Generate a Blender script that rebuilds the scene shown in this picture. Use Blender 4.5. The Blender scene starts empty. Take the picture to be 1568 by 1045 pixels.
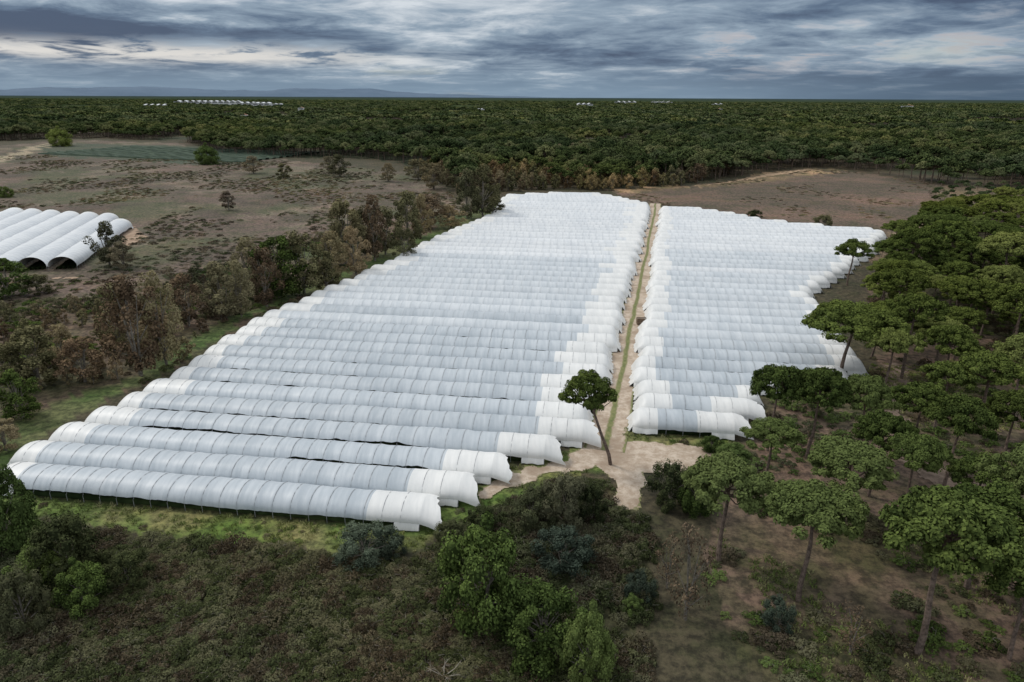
import bpy, math, random
import numpy as np
from mathutils import Matrix, Vector
rng = np.random.default_rng(7); random.seed(7)
scene = bpy.context.scene
H = 50.0
PITCH = math.radians(19.7); ROLL = math.radians(0.28); FPX = 1045.0
f0 = np.array([0, math.cos(PITCH), -math.sin(PITCH)]); R0 = np.array([1., 0, 0]); U0 = np.array([0, math.sin(PITCH), math.cos(PITCH)])
Rv = R0*math.cos(ROLL)+U0*math.sin(ROLL); Uv = -R0*math.sin(ROLL)+U0*math.cos(ROLL)

# ---- survey helpers: turn bearings measured on the photo into ground coordinates (metres)
def G(x, y, z=0.0):
    d = f0+Rv*((x-784)/FPX)+Uv*((522.5-y)/FPX)
    t = (H-z)/(-d[2]) if d[2] < -1e-4 else 40000.
    return float(d[0]*t), float(d[1]*t)
def GP(pts, z=0.0): return np.array([G(p[0], p[1], z) for p in pts])
def ppm(X, Y): return FPX/float(np.dot([X, Y, -H], f0))
def height_at(X, Y, x, ytop):
    d = f0+Rv*((x-784)/FPX)+Uv*((522.5-ytop)/FPX)
    return H+Y/d[1]*d[2]

def inpoly(x, y, P):
    c = np.zeros(x.shape, bool); n = len(P); j = n-1
    for i in range(n):
        xi, yi = P[i]; xj, yj = P[j]
        m = (yi > y) != (yj > y)
        with np.errstate(divide='ignore', invalid='ignore'):
            xx = (xj-xi)*(y-yi)/((yj-yi) if yj != yi else 1e-9)+xi
        c ^= m & (x < xx); j = i
    return c
def _h(ix, iy, s):
    h = (ix.astype(np.int64)*374761393+iy.astype(np.int64)*668265263+s*974711) & 0xffffffff
    h = ((h ^ (h >> 13))*1274126177) & 0xffffffff
    return ((h ^ (h >> 16)) & 0xffffff)/float(0xffffff)
def vn(x, y, s=0):
    ix = np.floor(x); iy = np.floor(y); fx = x-ix; fy = y-iy
    fx = fx*fx*(3-2*fx); fy = fy*fy*(3-2*fy)
    a = _h(ix, iy, s); b = _h(ix+1, iy, s); c = _h(ix, iy+1, s); d = _h(ix+1, iy+1, s)
    return (a*(1-fx)+b*fx)*(1-fy)+(c*(1-fx)+d*fx)*fy
def fbm(x, y, s=0, o=4):
    r = 0; a = .5; t = 0
    for i in range(o):
        r = r+a*vn(x*2**i, y*2**i, s+i*17); t += a; a *= .5
    return r/t

# ---- mesh helper
def mk_mesh(name, V, F, mats, midx=None, attrs=None, smooth=False, colors=None):
    V = np.asarray(V, dtype=np.float32); F = np.asarray(F, dtype=np.int32)
    me = bpy.data.meshes.new(name)
    me.vertices.add(len(V)); me.vertices.foreach_set('co', V.ravel())
    k = F.shape[1]
    me.loops.add(F.size); me.loops.foreach_set('vertex_index', F.ravel())
    me.polygons.add(len(F)); me.polygons.foreach_set('loop_start', np.arange(len(F), dtype=np.int32)*k)
    for m in mats: me.materials.append(m)
    if midx is not None: me.polygons.foreach_set('material_index', np.asarray(midx, dtype=np.int32))
    me.polygons.foreach_set('use_smooth', np.full(len(F), smooth))
    if attrs:
        for a, v in attrs.items():
            at = me.attributes.new(a, 'FLOAT', 'POINT'); at.data.foreach_set('value', np.asarray(v, dtype=np.float32))
    if colors is not None:
        at = me.color_attributes.new('Col', 'FLOAT_COLOR', 'POINT')
        c = np.ones((len(V), 4), np.float32); c[:, :3] = colors; at.data.foreach_set('color', c.ravel())
    me.update(calc_edges=True); me.validate()
    return me
def add_obj(name, me, loc=(0, 0, 0), parent=None, link=True):
    o = bpy.data.objects.new(name, me); o.location = loc
    if link: scene.collection.objects.link(o)
    if parent: o.parent = parent
    return o
class Geo:
    def __init__(s): s.V = []; s.F = []; s.M = []; s.T = []; s.n = 0
    def add(s, V, F, m, t=None):
        V = np.asarray(V, float); F = np.asarray(F, int)
        s.V.append(V); s.F.append(F+s.n); s.M.append(np.full(len(F), m) if np.isscalar(m) else np.asarray(m))
        s.T.append(np.full(len(V), .5) if t is None else np.asarray(t)); s.n += len(V)
    def mesh(s, name, mats, smooth=False):
        return mk_mesh(name, np.concatenate(s.V), np.concatenate(s.F), mats, np.concatenate(s.M), {'tint': np.concatenate(s.T)}, smooth)
    def box(s, x0, x1, y0, y1, z0, z1, m):
        V = [(x0,y0,z0),(x1,y0,z0),(x1,y1,z0),(x0,y1,z0),(x0,y0,z1),(x1,y0,z1),(x1,y1,z1),(x0,y1,z1)]
        s.add(V, [(0,3,2,1),(4,5,6,7),(0,1,5,4),(1,2,6,5),(2,3,7,6),(3,0,4,7)], m)
    def tube(s, P, r, m, k=6):
        P = np.asarray(P, float); n = len(P); r = np.asarray(r, float)
        V = []
        for i in range(n):
            t = P[min(i+1, n-1)]-P[max(i-1, 0)]; t = t/(np.linalg.norm(t)+1e-9)
            a = np.cross(t, [0.3, 1, 0.1] if abs(t[1]) < .9 else [1, 0, 0]); a /= np.linalg.norm(a); b = np.cross(t, a)
            for j in range(k):
                w = 2*math.pi*j/k; V.append(P[i]+r[i]*(a*math.cos(w)+b*math.sin(w)))
        F = [(i*k+j, i*k+(j+1) % k, (i+1)*k+(j+1) % k, (i+1)*k+j) for i in range(n-1) for j in range(k)]
        s.add(V, F, m)

# ---- materials
class NT:
    def __init__(s, tree): s.t = tree; s.n = tree.nodes; s.l = tree.links
    def new(s, ty, **kw):
        nd = s.n.new(ty)
        for k, v in kw.items(): setattr(nd, k, v)
        return nd
    def put(s, sock, v):
        if isinstance(v, bpy.types.NodeSocket): s.l.new(v, sock)
        else: sock.default_value = v
    def math(s, op, a, b=0.0, c=None, clamp=False):
        nd = s.new('ShaderNodeMath', operation=op); nd.use_clamp = clamp
        s.put(nd.inputs[0], a); s.put(nd.inputs[1], b)
        if c is not None: s.put(nd.inputs[2], c)
        return nd.outputs[0]
    def mix(s, f, a, b, blend='MIX'):
        nd = s.new('ShaderNodeMix', data_type='RGBA', blend_type=blend)
        s.put(nd.inputs[0], f)
        s.put(nd.inputs[6], a if not isinstance(a, tuple) else (*a, 1)[:4]); s.put(nd.inputs[7], b if not isinstance(b, tuple) else (*b, 1)[:4])
        return nd.outputs[2]
    def noise(s, vec, scale, detail=4, rough=.55, dist=0.):
        nd = s.new('ShaderNodeTexNoise'); nd.inputs['Scale'].default_value = scale; nd.inputs['Detail'].default_value = detail
        nd.inputs['Roughness'].default_value = rough; nd.inputs['Distortion'].default_value = dist
        if vec is not None: s.l.new(vec, nd.inputs['Vector'])
        return nd.outputs[0]
    def mr(s, v, a, b, c=0., d=1., smooth=True):
        nd = s.new('ShaderNodeMapRange', interpolation_type='SMOOTHSTEP' if smooth else 'LINEAR')
        s.put(nd.inputs[0], v); nd.inputs[1].default_value = a; nd.inputs[2].default_value = b; nd.inputs[3].default_value = c; nd.inputs[4].default_value = d
        return nd.outputs[0]
def newmat(name):
    m = bpy.data.materials.new(name); m.use_nodes = True
    t = NT(m.node_tree); b = m.node_tree.nodes['Principled BSDF']
    b.inputs['Roughness'].default_value = .85
    b.inputs['Specular IOR Level'].default_value = .2
    return m, t, b
def bump(t, b, h, strength, dist):
    nd = t.new('ShaderNodeBump'); nd.inputs['Strength'].default_value = strength; nd.inputs['Distance'].default_value = dist
    t.l.new(h, nd.inputs['Height']); t.l.new(nd.outputs[0], b.inputs['Normal'])

def foliage(name, dark, light, alt=None):
    m, t, b = newmat(name)
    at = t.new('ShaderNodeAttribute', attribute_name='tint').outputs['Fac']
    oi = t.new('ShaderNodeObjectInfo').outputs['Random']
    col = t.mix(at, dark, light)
    if alt is not None: col = t.mix(t.mr(oi, .45, 1., 0, .9), col, alt)
    pos = t.new('ShaderNodeNewGeometry').outputs['Position']
    n = t.noise(pos, .012, 3); n2 = t.noise(pos, .0035, 3)
    col = t.mix(t.mr(n, .38, .62, 0, 1), col, t.mix(1.0, col, (.66, .74, .85), 'MULTIPLY'))
    col = t.mix(t.mr(n2, .45, .60, 0, 1), col, t.mix(1.0, col, (1.22, 1.15, .95), 'MULTIPLY'))
    v = t.math('ADD', t.math('MULTIPLY', oi, .7), .66)
    hsv = t.new('ShaderNodeHueSaturation'); t.l.new(v, hsv.inputs['Value']); t.l.new(col, hsv.inputs['Color'])
    df = t.new('ShaderNodeBsdfDiffuse'); t.l.new(hsv.outputs[0], df.inputs[0]); m.node_tree.nodes.remove(b)
    t.l.new(df.outputs[0], m.node_tree.nodes['Material Output'].inputs[0])
    return m
M_pine = foliage('pine_needles', (.036, .052, .015), (.175, .215, .052), (.145, .162, .05))
M_pinefar = foliage('forest_pine_needles', (.030, .046, .020), (.125, .158, .058), (.142, .148, .068))  # less saturated than the near needles: slight haze put into the colour
M_euc = foliage('eucalyptus_leaves', (.075, .072, .036), (.25, .23, .115), (.27, .20, .12))
M_brown = foliage('autumn_leaves', (.09, .062, .04), (.29, .20, .12), (.22, .19, .10))
M_bush = foliage('bush_leaves', (.038, .056, .018), (.165, .225, .058), (.14, .17, .052))
M_gbush = foliage('greygreen_leaves', (.035, .045, .03), (.12, .145, .095), None)
M_bram = foliage('bramble_leaves', (.036, .043, .020), (.125, .140, .056), (.135, .122, .068))
M_brambr = foliage('bramble_rusty_leaves', (.048, .036, .022), (.15, .115, .072), (.13, .13, .065))
M_grass = foliage('grass_blades', (.12, .15, .04), (.27, .32, .10), (.30, .27, .13))
M_crop = foliage('crop_leaves', (.018, .028, .011), (.05, .07, .026), None)
def simple(name, c1, c2, sc, rough=.85, bs=0, bd=.05):
    m, t, b = newmat(name); pos = t.new('ShaderNodeNewGeometry').outputs['Position']
    n = t.noise(pos, sc, 6, .65); t.l.new(t.mix(t.mr(n, .34, .66), c1, c2), b.inputs['Base Color']); b.inputs['Roughness'].default_value = rough
    if bs: bump(t, b, n, bs, bd)
    return m
M_bark = simple('pine_bark', (.10, .075, .06), (.24, .18, .145), 3., .9, .5)
M_gbark = simple('grey_bark', (.12, .105, .085), (.26, .235, .20), 3.)
M_dead = simple('dead_wood', (.28, .24, .19), (.42, .38, .32), 3.)
M_metal = simple('galvanised_steel', (.25, .26, .27), (.38, .39, .40), 2., .5)
M_wall = simple('white_wall', (.62, .62, .6), (.75, .75, .74), .05)
M_roof = simple('light_metal_roof', (.60, .62, .64), (.78, .79, .80), .02, .5)
M_rroof = simple('terracotta_roof', (.32, .16, .10), (.45, .25, .16), .3)
M_glass = simple('dark_openings', (.03, .035, .04), (.06, .065, .07), .3, .3)
M_wood = simple('weathered_wood', (.12, .085, .06), (.22, .16, .11), 3.)
M_hill = simple('hazy_hill', (.085, .135, .20), (.11, .165, .235), .0005)  # bluish aerial haze baked into the base colour of the hills
M_net = simple('crop_netting', (.045, .07, .05), (.07, .10, .065), .2)

def plastic(name, c1, c2, ribk=.35, bs=.4, rndw=.07):
    m, t, b = newmat(name)
    pos = t.new('ShaderNodeNewGeometry').outputs['Position']
    mp = t.new('ShaderNodeMapping'); mp.inputs['Scale'].default_value = (1.0, .10, .25); t.l.new(pos, mp.inputs[0])
    n = t.noise(mp.outputs[0], 1.8, 4, .6); n2 = t.noise(pos, .06, 4, .6); n3 = t.noise(mp.outputs[0], .45, 2, .5)
    fac = t.math('ADD', t.math('ADD', t.math('MULTIPLY', n, .4), t.math('MULTIPLY', n2, .3)), t.math('MULTIPLY', n3, .3))
    col = t.mix(t.mr(fac, .38, .62), c1, c2)
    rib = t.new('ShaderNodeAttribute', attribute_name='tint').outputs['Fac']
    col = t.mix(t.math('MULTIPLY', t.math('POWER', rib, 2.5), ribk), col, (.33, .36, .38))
    oi = t.new('ShaderNodeObjectInfo').outputs['Random']
    hsv = t.new('ShaderNodeHueSaturation'); t.l.new(t.math('ADD', t.math('MULTIPLY', oi, rndw), 1-rndw), hsv.inputs['Value']); t.l.new(col, hsv.inputs['Color'])
    t.l.new(hsv.outputs[0], b.inputs['Base Color']); b.inputs['Roughness'].default_value = .45; b.inputs['Specular IOR Level'].default_value = .35
    bump(t, b, n, bs, .12)
    return m
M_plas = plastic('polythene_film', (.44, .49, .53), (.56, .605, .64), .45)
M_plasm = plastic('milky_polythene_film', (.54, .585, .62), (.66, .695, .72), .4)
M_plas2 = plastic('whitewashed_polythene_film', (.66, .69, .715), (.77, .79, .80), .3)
M_white = plastic('white_polythene', (.72, .73, .72), (.82, .82, .80), .16, .45, .05)

# ---- GROUND
cA = math.radians(7.6)
dU = np.array([math.cos(cA), -math.sin(cA)]); dN = np.array([math.sin(cA), math.cos(cA)])
def toUV(P): P = np.atleast_2d(P); return np.stack([P@dU, P@dN], 1)
far_edge = [(-700,232),(-200,222),(0,216),(110,212),(280,216),(330,236),(430,241),(520,242),(600,246),(660,262),(720,300),(775,296),(820,288),(940,288),(1060,280),(1130,272),(1180,263),(1250,256),(1330,264),(1440,286),(1568,288),(1900,292),(2500,300)]
P_forest = np.concatenate([GP(far_edge), [[60000, 8000], [60000, 60000], [-60000, 60000], [-60000, 8000]]])
P_right = GP([(1345,430),(1375,385),(1425,338),(1480,333),(1568,322),(1800,318),(2600,330),(3200,700),(2400,1100),(1250,1100),(1130,1000),(1080,860),(1120,740),(1150,690),(1190,620),(1330,590),(1325,480)])
P_lfield = GP([(-900,262),(-200,238),(0,224),(110,214),(280,220),(330,238),(430,245),(620,264),(700,300),(715,330),(600,352),(480,372),(380,402),(240,440),(150,475),(0,520),(-500,600),(-1500,700)])
P_lgreen = GP([(-900,520),(150,455),(380,395),(480,368),(700,325),(776,300),(500,440),(300,545),(0,705),(-300,900),(-1500,1000)])
P_lstrip = GP([(-100,690),(60,630),(215,570),(330,500),(560,395),(770,305),(775,330),(400,480),(0,712),(-200,800)])
P_front = GP([(-80,735),(60,755),(610,808),(700,760),(770,722),(880,690),(960,655),(1110,668),(1140,690),(1110,712),(1010,700),(880,728),(770,772),(690,800),(640,846),(480,838),(250,822),(70,796),(-80,790)])
P_rfield = GP([(935,292),(1060,283),(1130,275),(1185,264),(1255,259),(1330,266),(1450,284),(1442,330),(1400,362),(1345,362),(1230,345),(1010,318)])
P_bank = GP([(940,289),(1060,284),(1120,277),(1175,266),(1240,257),(1290,262),(1210,272),(1160,281),(1060,288),(960,294)])
P_orch = GP([(1440,286),(1568,290),(2300,300),(2500,330),(1568,325),(1480,338),(1420,345),(1380,380),(1340,410),(1350,362),(1400,350)])
P_plot = GP([(60,226),(110,220),(300,224),(400,240),(400,252),(300,252),(180,245),(60,238)])
P_lroad = GP([(-400,275),(0,240),(70,219),(80,221),(40,236),(0,248),(-400,285)])
P_bramble = GP([(-900,900),(-100,800),(60,805),(240,828),(480,848),(650,862),(700,812),(770,776),(880,732),(950,742),(975,775),(1000,850),(985,1000),(1000,1250),(-500,1400),(-1400,1300)])
P_blk = None
def gcolor(x, y):
    r = np.hypot(x, y); j = np.clip(r*.012, .5, 6)
    xw = x+(fbm(x*.15, y*.15, 3)-.5)*j*4; yw = y+(fbm(x*.15, y*.15, 9)-.5)*j*4
    C = np.tile(np.array([.070, .062, .040]), (len(x), 1))
    def paint(P, c, c2=None, sc=.03, seed=1, lo=.4, hi=.6):
        m = inpoly(xw, yw, P)
        if c2 is None: C[m] = c
        else:
            k = np.clip((fbm(x[m]*sc, y[m]*sc, seed)-lo)/(hi-lo), 0, 1)[:, None]; C[m] = np.array(c)*(1-k)+np.array(c2)*k
    paint(P_forest, (.035, .044, .022), (.075, .06, .038), .012)
    paint(P_lfield, (.145, .108, .090), (.108, .088, .068), .014, 5)
    fld = inpoly(xw, yw, P_lfield)
    k = np.clip((fbm(x*.025+40, y*.022, 31)-.55)/.08, 0, 1)*fld*.6
    C[:] = C*(1-k[:, None])+np.array([.085, .098, .050])*k[:, None]
    k = np.clip((fbm(x*.07+10, y*.05, 77, 5)-.60)/.06, 0, 1)*fld*.6
    C[:] = C*(1-k[:, None])+np.array([.22, .175, .14])*k[:, None]
    k = np.clip((fbm(x*.05+70, y*.04, 78, 5)-.58)/.06, 0, 1)*fld*.5
    C[:] = C*(1-k[:, None])+np.array([.068, .056, .045])*k[:, None]
    paint(P_lgreen, (.070, .090, .036), (.12, .088, .065), .03, 8)
    paint(P_lstrip, (.085, .125, .042), (.115, .13, .058), .08, 8)
    paint(P_rfield, (.165, .113, .088), (.110, .085, .065), .022, 12)
    paint(P_orch, (.13, .10, .07), (.20, .15, .10), .04, 13)
    paint(P_bank, (.38, .26, .16), (.16, .12, .075), .05, 14)
    paint(P_right, (.145, .105, .082), (.082, .074, .042), .06, 15, .50, .64)
    paint(P_bramble, (.042, .045, .024), (.06, .055, .03), .1, 16)
    paint(P_front, (.110, .160, .042), (.175, .175, .075), .12, 17)
    paint(P_plot, (.07, .085, .06), (.085, .09, .065), .05)
    paint(P_lroad, (.33, .27, .2))
    if P_blk is not None:
        for P in P_blk:
            m = inpoly(x, y, P); C[m] = (.06, .066, .032)
    return C

# ---- POLYTUNNELS
PITCH_T = 6.0; V0 = 71.3
Lpts = [(2,718),(18,696),(62,668),(112,643),(163,618),(210,597),(250,576),(285,553),(312,536),(335,521),(365,499),(420,472),(470,451),(520,431),(600,395),(640,374),(700,347),(750,327),(773,298)]
Lfar = [(860,294),(930,297),(995,311)]
Rpts = [(982,370),(964,430),(946,500),(932,560),(915,605),(897,652),(893,668),(822,690),(750,722),(690,757),(612,798)]
L_uv = np.concatenate([toUV(GP(Lpts, 2.3)), toUV(GP(Lfar, 2.5)), toUV(GP(Rpts, 1.0))])
L_uv = L_uv[~((L_uv[:, 1] < 69.0))]
L_uv = np.concatenate([[[L_uv[0][0], 68.4]], L_uv, [[L_uv[-1][0]-3, 68.4]]])
R_px = [(966,660),(972,600),(984,495),(1000,400),(1013,318),(1075,322),(1120,328),(1160,337),(1230,345),(1355,355),(1335,385),(1300,408),(1278,425),(1243,441),(1245,458),(1268,474),(1300,530),(1318,565),(1290,578),(1200,585),(1150,610),(1137,630),(1137,642),(1097,656)]
R_uv = toUV(GP(R_px, 1.5)); R_uv = np.concatenate([R_uv, [[R_uv[-1][0], 98.3], [R_uv[0][0], 98.3]]])
def fromUV(P): P = np.atleast_2d(P); return P[:, :1]*dU+P[:, 1:]*dN
P_blk = [fromUV(L_uv), fromUV(R_uv)]
def spans(poly, v):
    xs = []; n = len(poly)
    for i in range(n):
        a = poly[i]; b = poly[(i+1) % n]
        if (a[1] > v) != (b[1] > v): xs.append(a[0]+(v-a[1])/(b[1]-a[1])*(b[0]-a[0]))
    xs.sort(); return [(xs[i], xs[i+1]) for i in range(0, len(xs)-1, 2)]

def tunnel_mesh(L, seed, near, film, hw=2.84, left_closed=True, right_closed=False, right_white=8., left_white=9., spring=1.0, rise=1.85, ropes=False, gap=.65):
    """local frame: x along tunnel 0..L, y across (camera side is -y), z up"""
    r = np.random.default_rng(seed); g = Geo()
    hoop = 2.4; sub = 6 if near else 4; k = 16 if near else 12
    nh = max(3, int(round(L/hoop))); ns = nh*sub+1
    xs = np.linspace(0, L, ns); fr = (np.arange(ns) % sub)/sub
    hj = r.normal(0, .05, nh+1); sj = .022+.03*r.random(nh+1)
    V = np.zeros((ns, k+1, 3)); T = np.zeros((ns, k+1))
    sag = 1-sj[np.minimum(np.arange(ns)//sub, nh)]*np.sin(np.pi*fr)
    lowS = .80+.3*fbm(xs*.5, xs*0+seed, 1)
    lift = np.clip((fbm(xs*.05, xs*0+seed*3.7, 2)-.40)/.16, 0, 1)
    lift *= np.clip((xs-left_white)/2, 0, 1)*np.clip((L-right_white-xs)/2, 0, 1)
    lowS = lowS+lift*(gap+.30*fbm(xs*.7, xs*0+seed, 12))
    lowN = .95+.2*fbm(xs*.4, xs*0+seed, 5)
    wmask = (xs < left_white) | (xs > L-right_white)
    wob = (fbm(xs*.12, xs*0+seed*2.3, 7)-.5)*.32
    for i in range(ns):
        h0 = hj[min(i//sub, nh)]*(1-fr[i])+hj[min(i//sub+1, nh)]*fr[i]
        s = sag[i]*(1.03 if wmask[i] else 1.0)+h0*.3
        e = 1.; dl = xs[i]; dr = L-xs[i]
        if left_closed and dl < 1.6: e = math.sqrt(max(0.12, 1-(1-dl/1.6)**2))
        if right_closed and dr < 1.6: e = math.sqrt(max(0.12, 1-(1-dr/1.6)**2))
        a0 = math.asin(min(.93, max(-.5, (lowS[i]-spring)/rise))); a1 = math.pi-math.asin(min(.9, max(-.5, (lowN[i]-spring)/rise)))
        for j in range(k+1):
            a = a0+(a1-a0)*j/k
            z = spring+rise*math.sin(a)*s+wob[i]*math.sin(a)
            y = -hw*math.cos(a)*(1 if s > 1 else .5+.5*s)
            if e < 1: z = .9+(z-.9)*e; y = y*(.75+.25*e)
            V[i, j] = (xs[i], y, z)
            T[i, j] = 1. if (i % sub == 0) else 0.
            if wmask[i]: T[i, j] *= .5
    V[:, :, 2] += r.normal(0, .014, V.shape[:2])
    W = k+1
    idx = np.arange(ns*W).reshape(ns, W)
    F = np.stack([idx[:-1, :-1], idx[1:, :-1], idx[1:, 1:], idx[:-1, 1:]], -1).reshape(-1, 4)
    mi = np.repeat(np.where(wmask[:-1] & wmask[1:], 1, 0), k)
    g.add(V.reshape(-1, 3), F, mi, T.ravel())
    if ropes:   # tie-down ropes over the film at each hoop
        for h in range(1, nh):
            P = V[h*sub, ::2].copy(); P[:, 2] += .03; g.tube(P, [.028]*len(P), 2, 3)
    for (i0, i1) in ((0, int(left_white/L*ns)), (ns-1-int(min(3.5, right_white)/L*ns), ns-1)):
        if i1-i0 < 1: continue
        for side in (0, k):
            a = V[i0:i1+1, side].copy(); b = a.copy(); b[:, 2] = .12+.15*r.random(len(b)); b[:, 1] += (-.35 if side == 0 else .1)+r.normal(0, .06, len(b))
            c = (a+b)/2; c[:, 1] += (-.05 if side == 0 else .05)
            m = len(a); VV = np.concatenate([a, c, b]); FF = [(q*m+i, q*m+i+1, (q+1)*m+i+1, (q+1)*m+i) for q in (0, 1) for i in range(m-1)]
            g.add(VV, FF, 1, np.zeros(len(VV)))
    for (cl, i, sg) in ((left_closed, 0, -1), (right_closed, ns-1, 1)):
        if not cl: continue
        a = V[i].copy(); b = a.copy(); b[:, 2] = .1; b[:, 0] += sg*(.4+.5*r.random(len(b)))
        m = len(a); g.add(np.concatenate([a, b]), [(q, q+1, m+q+1, m+q) for q in range(m-1)], 1, np.zeros(2*m))
    if not right_closed:   # loose splayed flap at the open end
        a = V[ns-1].copy(); w = (np.cos(np.linspace(0, math.pi, k+1))*.5+.5)
        c = a.copy(); c[:, 0] += .6+.5*w; c[:, 2] -= .05+.25*w; b = a.copy(); b[:, 0] += .9+2.0*w+r.normal(0, .15, k+1); b[:, 2] -= .2+.35*w; b[:, 1] -= .45*w; b[:, 2] = np.maximum(b[:, 2], .15)
        m = len(a); g.add(np.concatenate([a, c, b]), [(z*m+q, z*m+q+1, z*m+m+q+1, z*m+m+q) for z in (0, 1) for q in range(m-1)], 1, np.zeros(3*m))
    for h in range(nh+1):
        x = min(max(h*L/nh, 1.0 if left_closed else 0), L-1.0 if right_closed else L)
        for y in (-hw+.06, hw-.06): g.tube([(x, y, 0), (x, y, spring)], [.045, .045], 2, 4)
        if (not right_closed and h > nh-2) or (ropes and 1 < h < nh-1):
            A = np.linspace(0, math.pi, 9); g.tube([(x, -(hw-.16)*math.cos(a), spring+(rise-.26)*math.sin(a)) for a in A], [.045]*9, 2, 4)
    for yc in (-1.9, -.65, .65, 1.9):
        n = max(4, int(L/(.8 if near else 2.5))); X = np.linspace(1., L-1., n); rows = []
        for i in range(n):
            hh = .7+.3*r.random(); ww = .35+.12*r.random()
            rows += [(X[i], yc-ww, .05), (X[i], yc-ww*.8, hh*.7), (X[i], yc, hh), (X[i], yc+ww*.8, hh*.7), (X[i], yc+ww, .05)]
        FF = [(i*5+j, (i+1)*5+j, (i+1)*5+j+1, i*5+j+1) for i in range(n-1) for j in range(4)]
        g.add(rows, FF, 3, r.random(len(rows)))
    return g.mesh('polytunnel', [film, M_white, M_metal, M_crop], smooth=True)
cnt = 0
for poly, vs in ((L_uv, V0), (R_uv, 101.2)):
    v = vs; i = 0
    while v < 380:
        for (a, b) in spans(poly, v):
            if b-a < 9: continue
            near = v < 170
            isL = poly is L_uv
            a += random.uniform(-.8, .8); b += random.uniform(-.8, .8)
            rc = not (isL and i < 5)
            if not isL and i < 2: rc = False
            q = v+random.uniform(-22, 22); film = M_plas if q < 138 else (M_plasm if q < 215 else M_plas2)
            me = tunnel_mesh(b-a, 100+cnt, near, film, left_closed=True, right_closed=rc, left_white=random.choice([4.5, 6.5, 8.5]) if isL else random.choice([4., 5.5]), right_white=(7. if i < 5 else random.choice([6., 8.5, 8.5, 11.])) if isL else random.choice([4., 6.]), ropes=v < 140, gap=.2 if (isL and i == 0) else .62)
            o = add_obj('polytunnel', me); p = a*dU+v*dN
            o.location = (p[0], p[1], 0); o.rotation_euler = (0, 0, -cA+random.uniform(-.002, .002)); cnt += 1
        v += PITCH_T; i += 1
e0 = np.array(G(97, 414)); e1 = np.array(G(188, 350)); dd = (e1-e0)/np.linalg.norm(e1-e0); L0 = np.linalg.norm(e1-e0)
pn = np.array([-dd[1], dd[0]])
for i in range(7):
    p = e0+pn*8.4*i+dd*(i*.9); L = L0+(0 if i == 0 else 12)+i*4
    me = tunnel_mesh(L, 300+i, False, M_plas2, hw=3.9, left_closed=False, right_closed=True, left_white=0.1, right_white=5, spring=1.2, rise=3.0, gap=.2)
    o = add_obj('polytunnel', me); o.location = (p[0], p[1], 0); o.rotation_euler = (0, 0, math.atan2(dd[1], dd[0]))

# ---- ground mesh
na, nr = 1000, 430
rad = np.concatenate([[.05], np.geomspace(12, 45000, nr)]); an = np.linspace(0, 2*np.pi, na, endpoint=False)
an = an + .55*np.sin(an+np.pi)
rr, aa = np.meshgrid(rad, an, indexing='ij'); X = (rr*np.sin(aa)).ravel(); Y = (rr*np.cos(aa)).ravel()
C = gcolor(X, Y)
mound_ = (fbm(X*.05, Y*.05, 51)-.5)*.5
Z = -.02-np.abs(mound_)*(np.hypot(X, Y) < 2000)*.3
idx = np.arange(len(rad)*na).reshape(len(rad), na)
F = np.stack([idx[:-1, :], np.roll(idx, -1, 1)[:-1, :], np.roll(idx, -1, 1)[1:, :], idx[1:, :]], -1).reshape(-1, 4)[:, ::-1]
m, t, b = newmat('ground_soil_and_grass')
vc = t.new('ShaderNodeVertexColor', layer_name='Col').outputs[0]; pos = t.new('ShaderNodeNewGeometry').outputs['Position']
n1 = t.noise(pos, .8, 8, .72); n2 = t.noise(pos, .12, 8, .68); n3 = t.noise(pos, 5., 3, .7); n4 = t.noise(pos, .035, 6, .65)
col = t.mix(t.mr(n1, .36, .64, 0, 1), t.mix(1., vc, (.50, .50, .50), 'MULTIPLY'), t.mix(1., vc, (1.5, 1.45, 1.35), 'MULTIPLY'))
col = t.mix(t.mr(n2, .46, .60, 0, .75), col, t.mix(1., col, (.60, .76, .58), 'MULTIPLY'))
col = t.mix(t.mr(n4, .50, .60, 0, .5), col, t.mix(1., col, (1.35, 1.2, 1.15), 'MULTIPLY'))
col = t.mix(t.mr(n3, .55, .8, 0, .6), col, t.mix(1., col, (1.9, 1.7, 1.5), 'MULTIPLY'))
t.l.new(col, b.inputs['Base Color']); bump(t, b, n1, .7, .3)
add_obj('ground', mk_mesh('ground', np.stack([X, Y, Z], 1), F, [m], colors=C, smooth=True))

# ---- dirt roads
m, t, b = newmat('dirt_track'); M_dirt = m
pos = t.new('ShaderNodeNewGeometry').outputs['Position']; ac = t.new('ShaderNodeAttribute', attribute_name='tint').outputs['Fac']
n1 = t.noise(pos, .8, 7, .7); n2 = t.noise(pos, .16, 5, .6); n3 = t.noise(pos, 3., 4, .7)
dirt = t.mix(t.mr(n1, .34, .66), (.40, .31, .23), (.60, .51, .41)); dirt = t.mix(t.mr(n2, .46, .62, 0, .7), dirt, (.30, .225, .16)); dirt = t.mix(t.mr(n3, .55, .7, 0, .4), dirt, (.24, .18, .13))
gr = t.mix(t.mr(n1, .3, .7), (.11, .14, .045), (.25, .24, .11))
d = t.math('ABSOLUTE', t.math('SUBTRACT', t.math('ABSOLUTE', ac), .52))
d = t.math('ADD', d, t.math('MULTIPLY', t.math('SUBTRACT', n1, .5), .5))
col = t.mix(t.mr(d, .31, .42), dirt, gr)
t.l.new(col, b.inputs['Base Color']); bump(t, b, n1, .6, .1)
road_px = [(1004,312),(1000,340),(988,400),(975,460),(962,520),(950,580),(938,635),(928,668),(922,690)]
RP = GP(road_px)
cum = np.concatenate([[0], np.cumsum(np.linalg.norm(np.diff(RP, axis=0), axis=1))]); s = np.linspace(0, 1, 260)*cum[-1]
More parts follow.
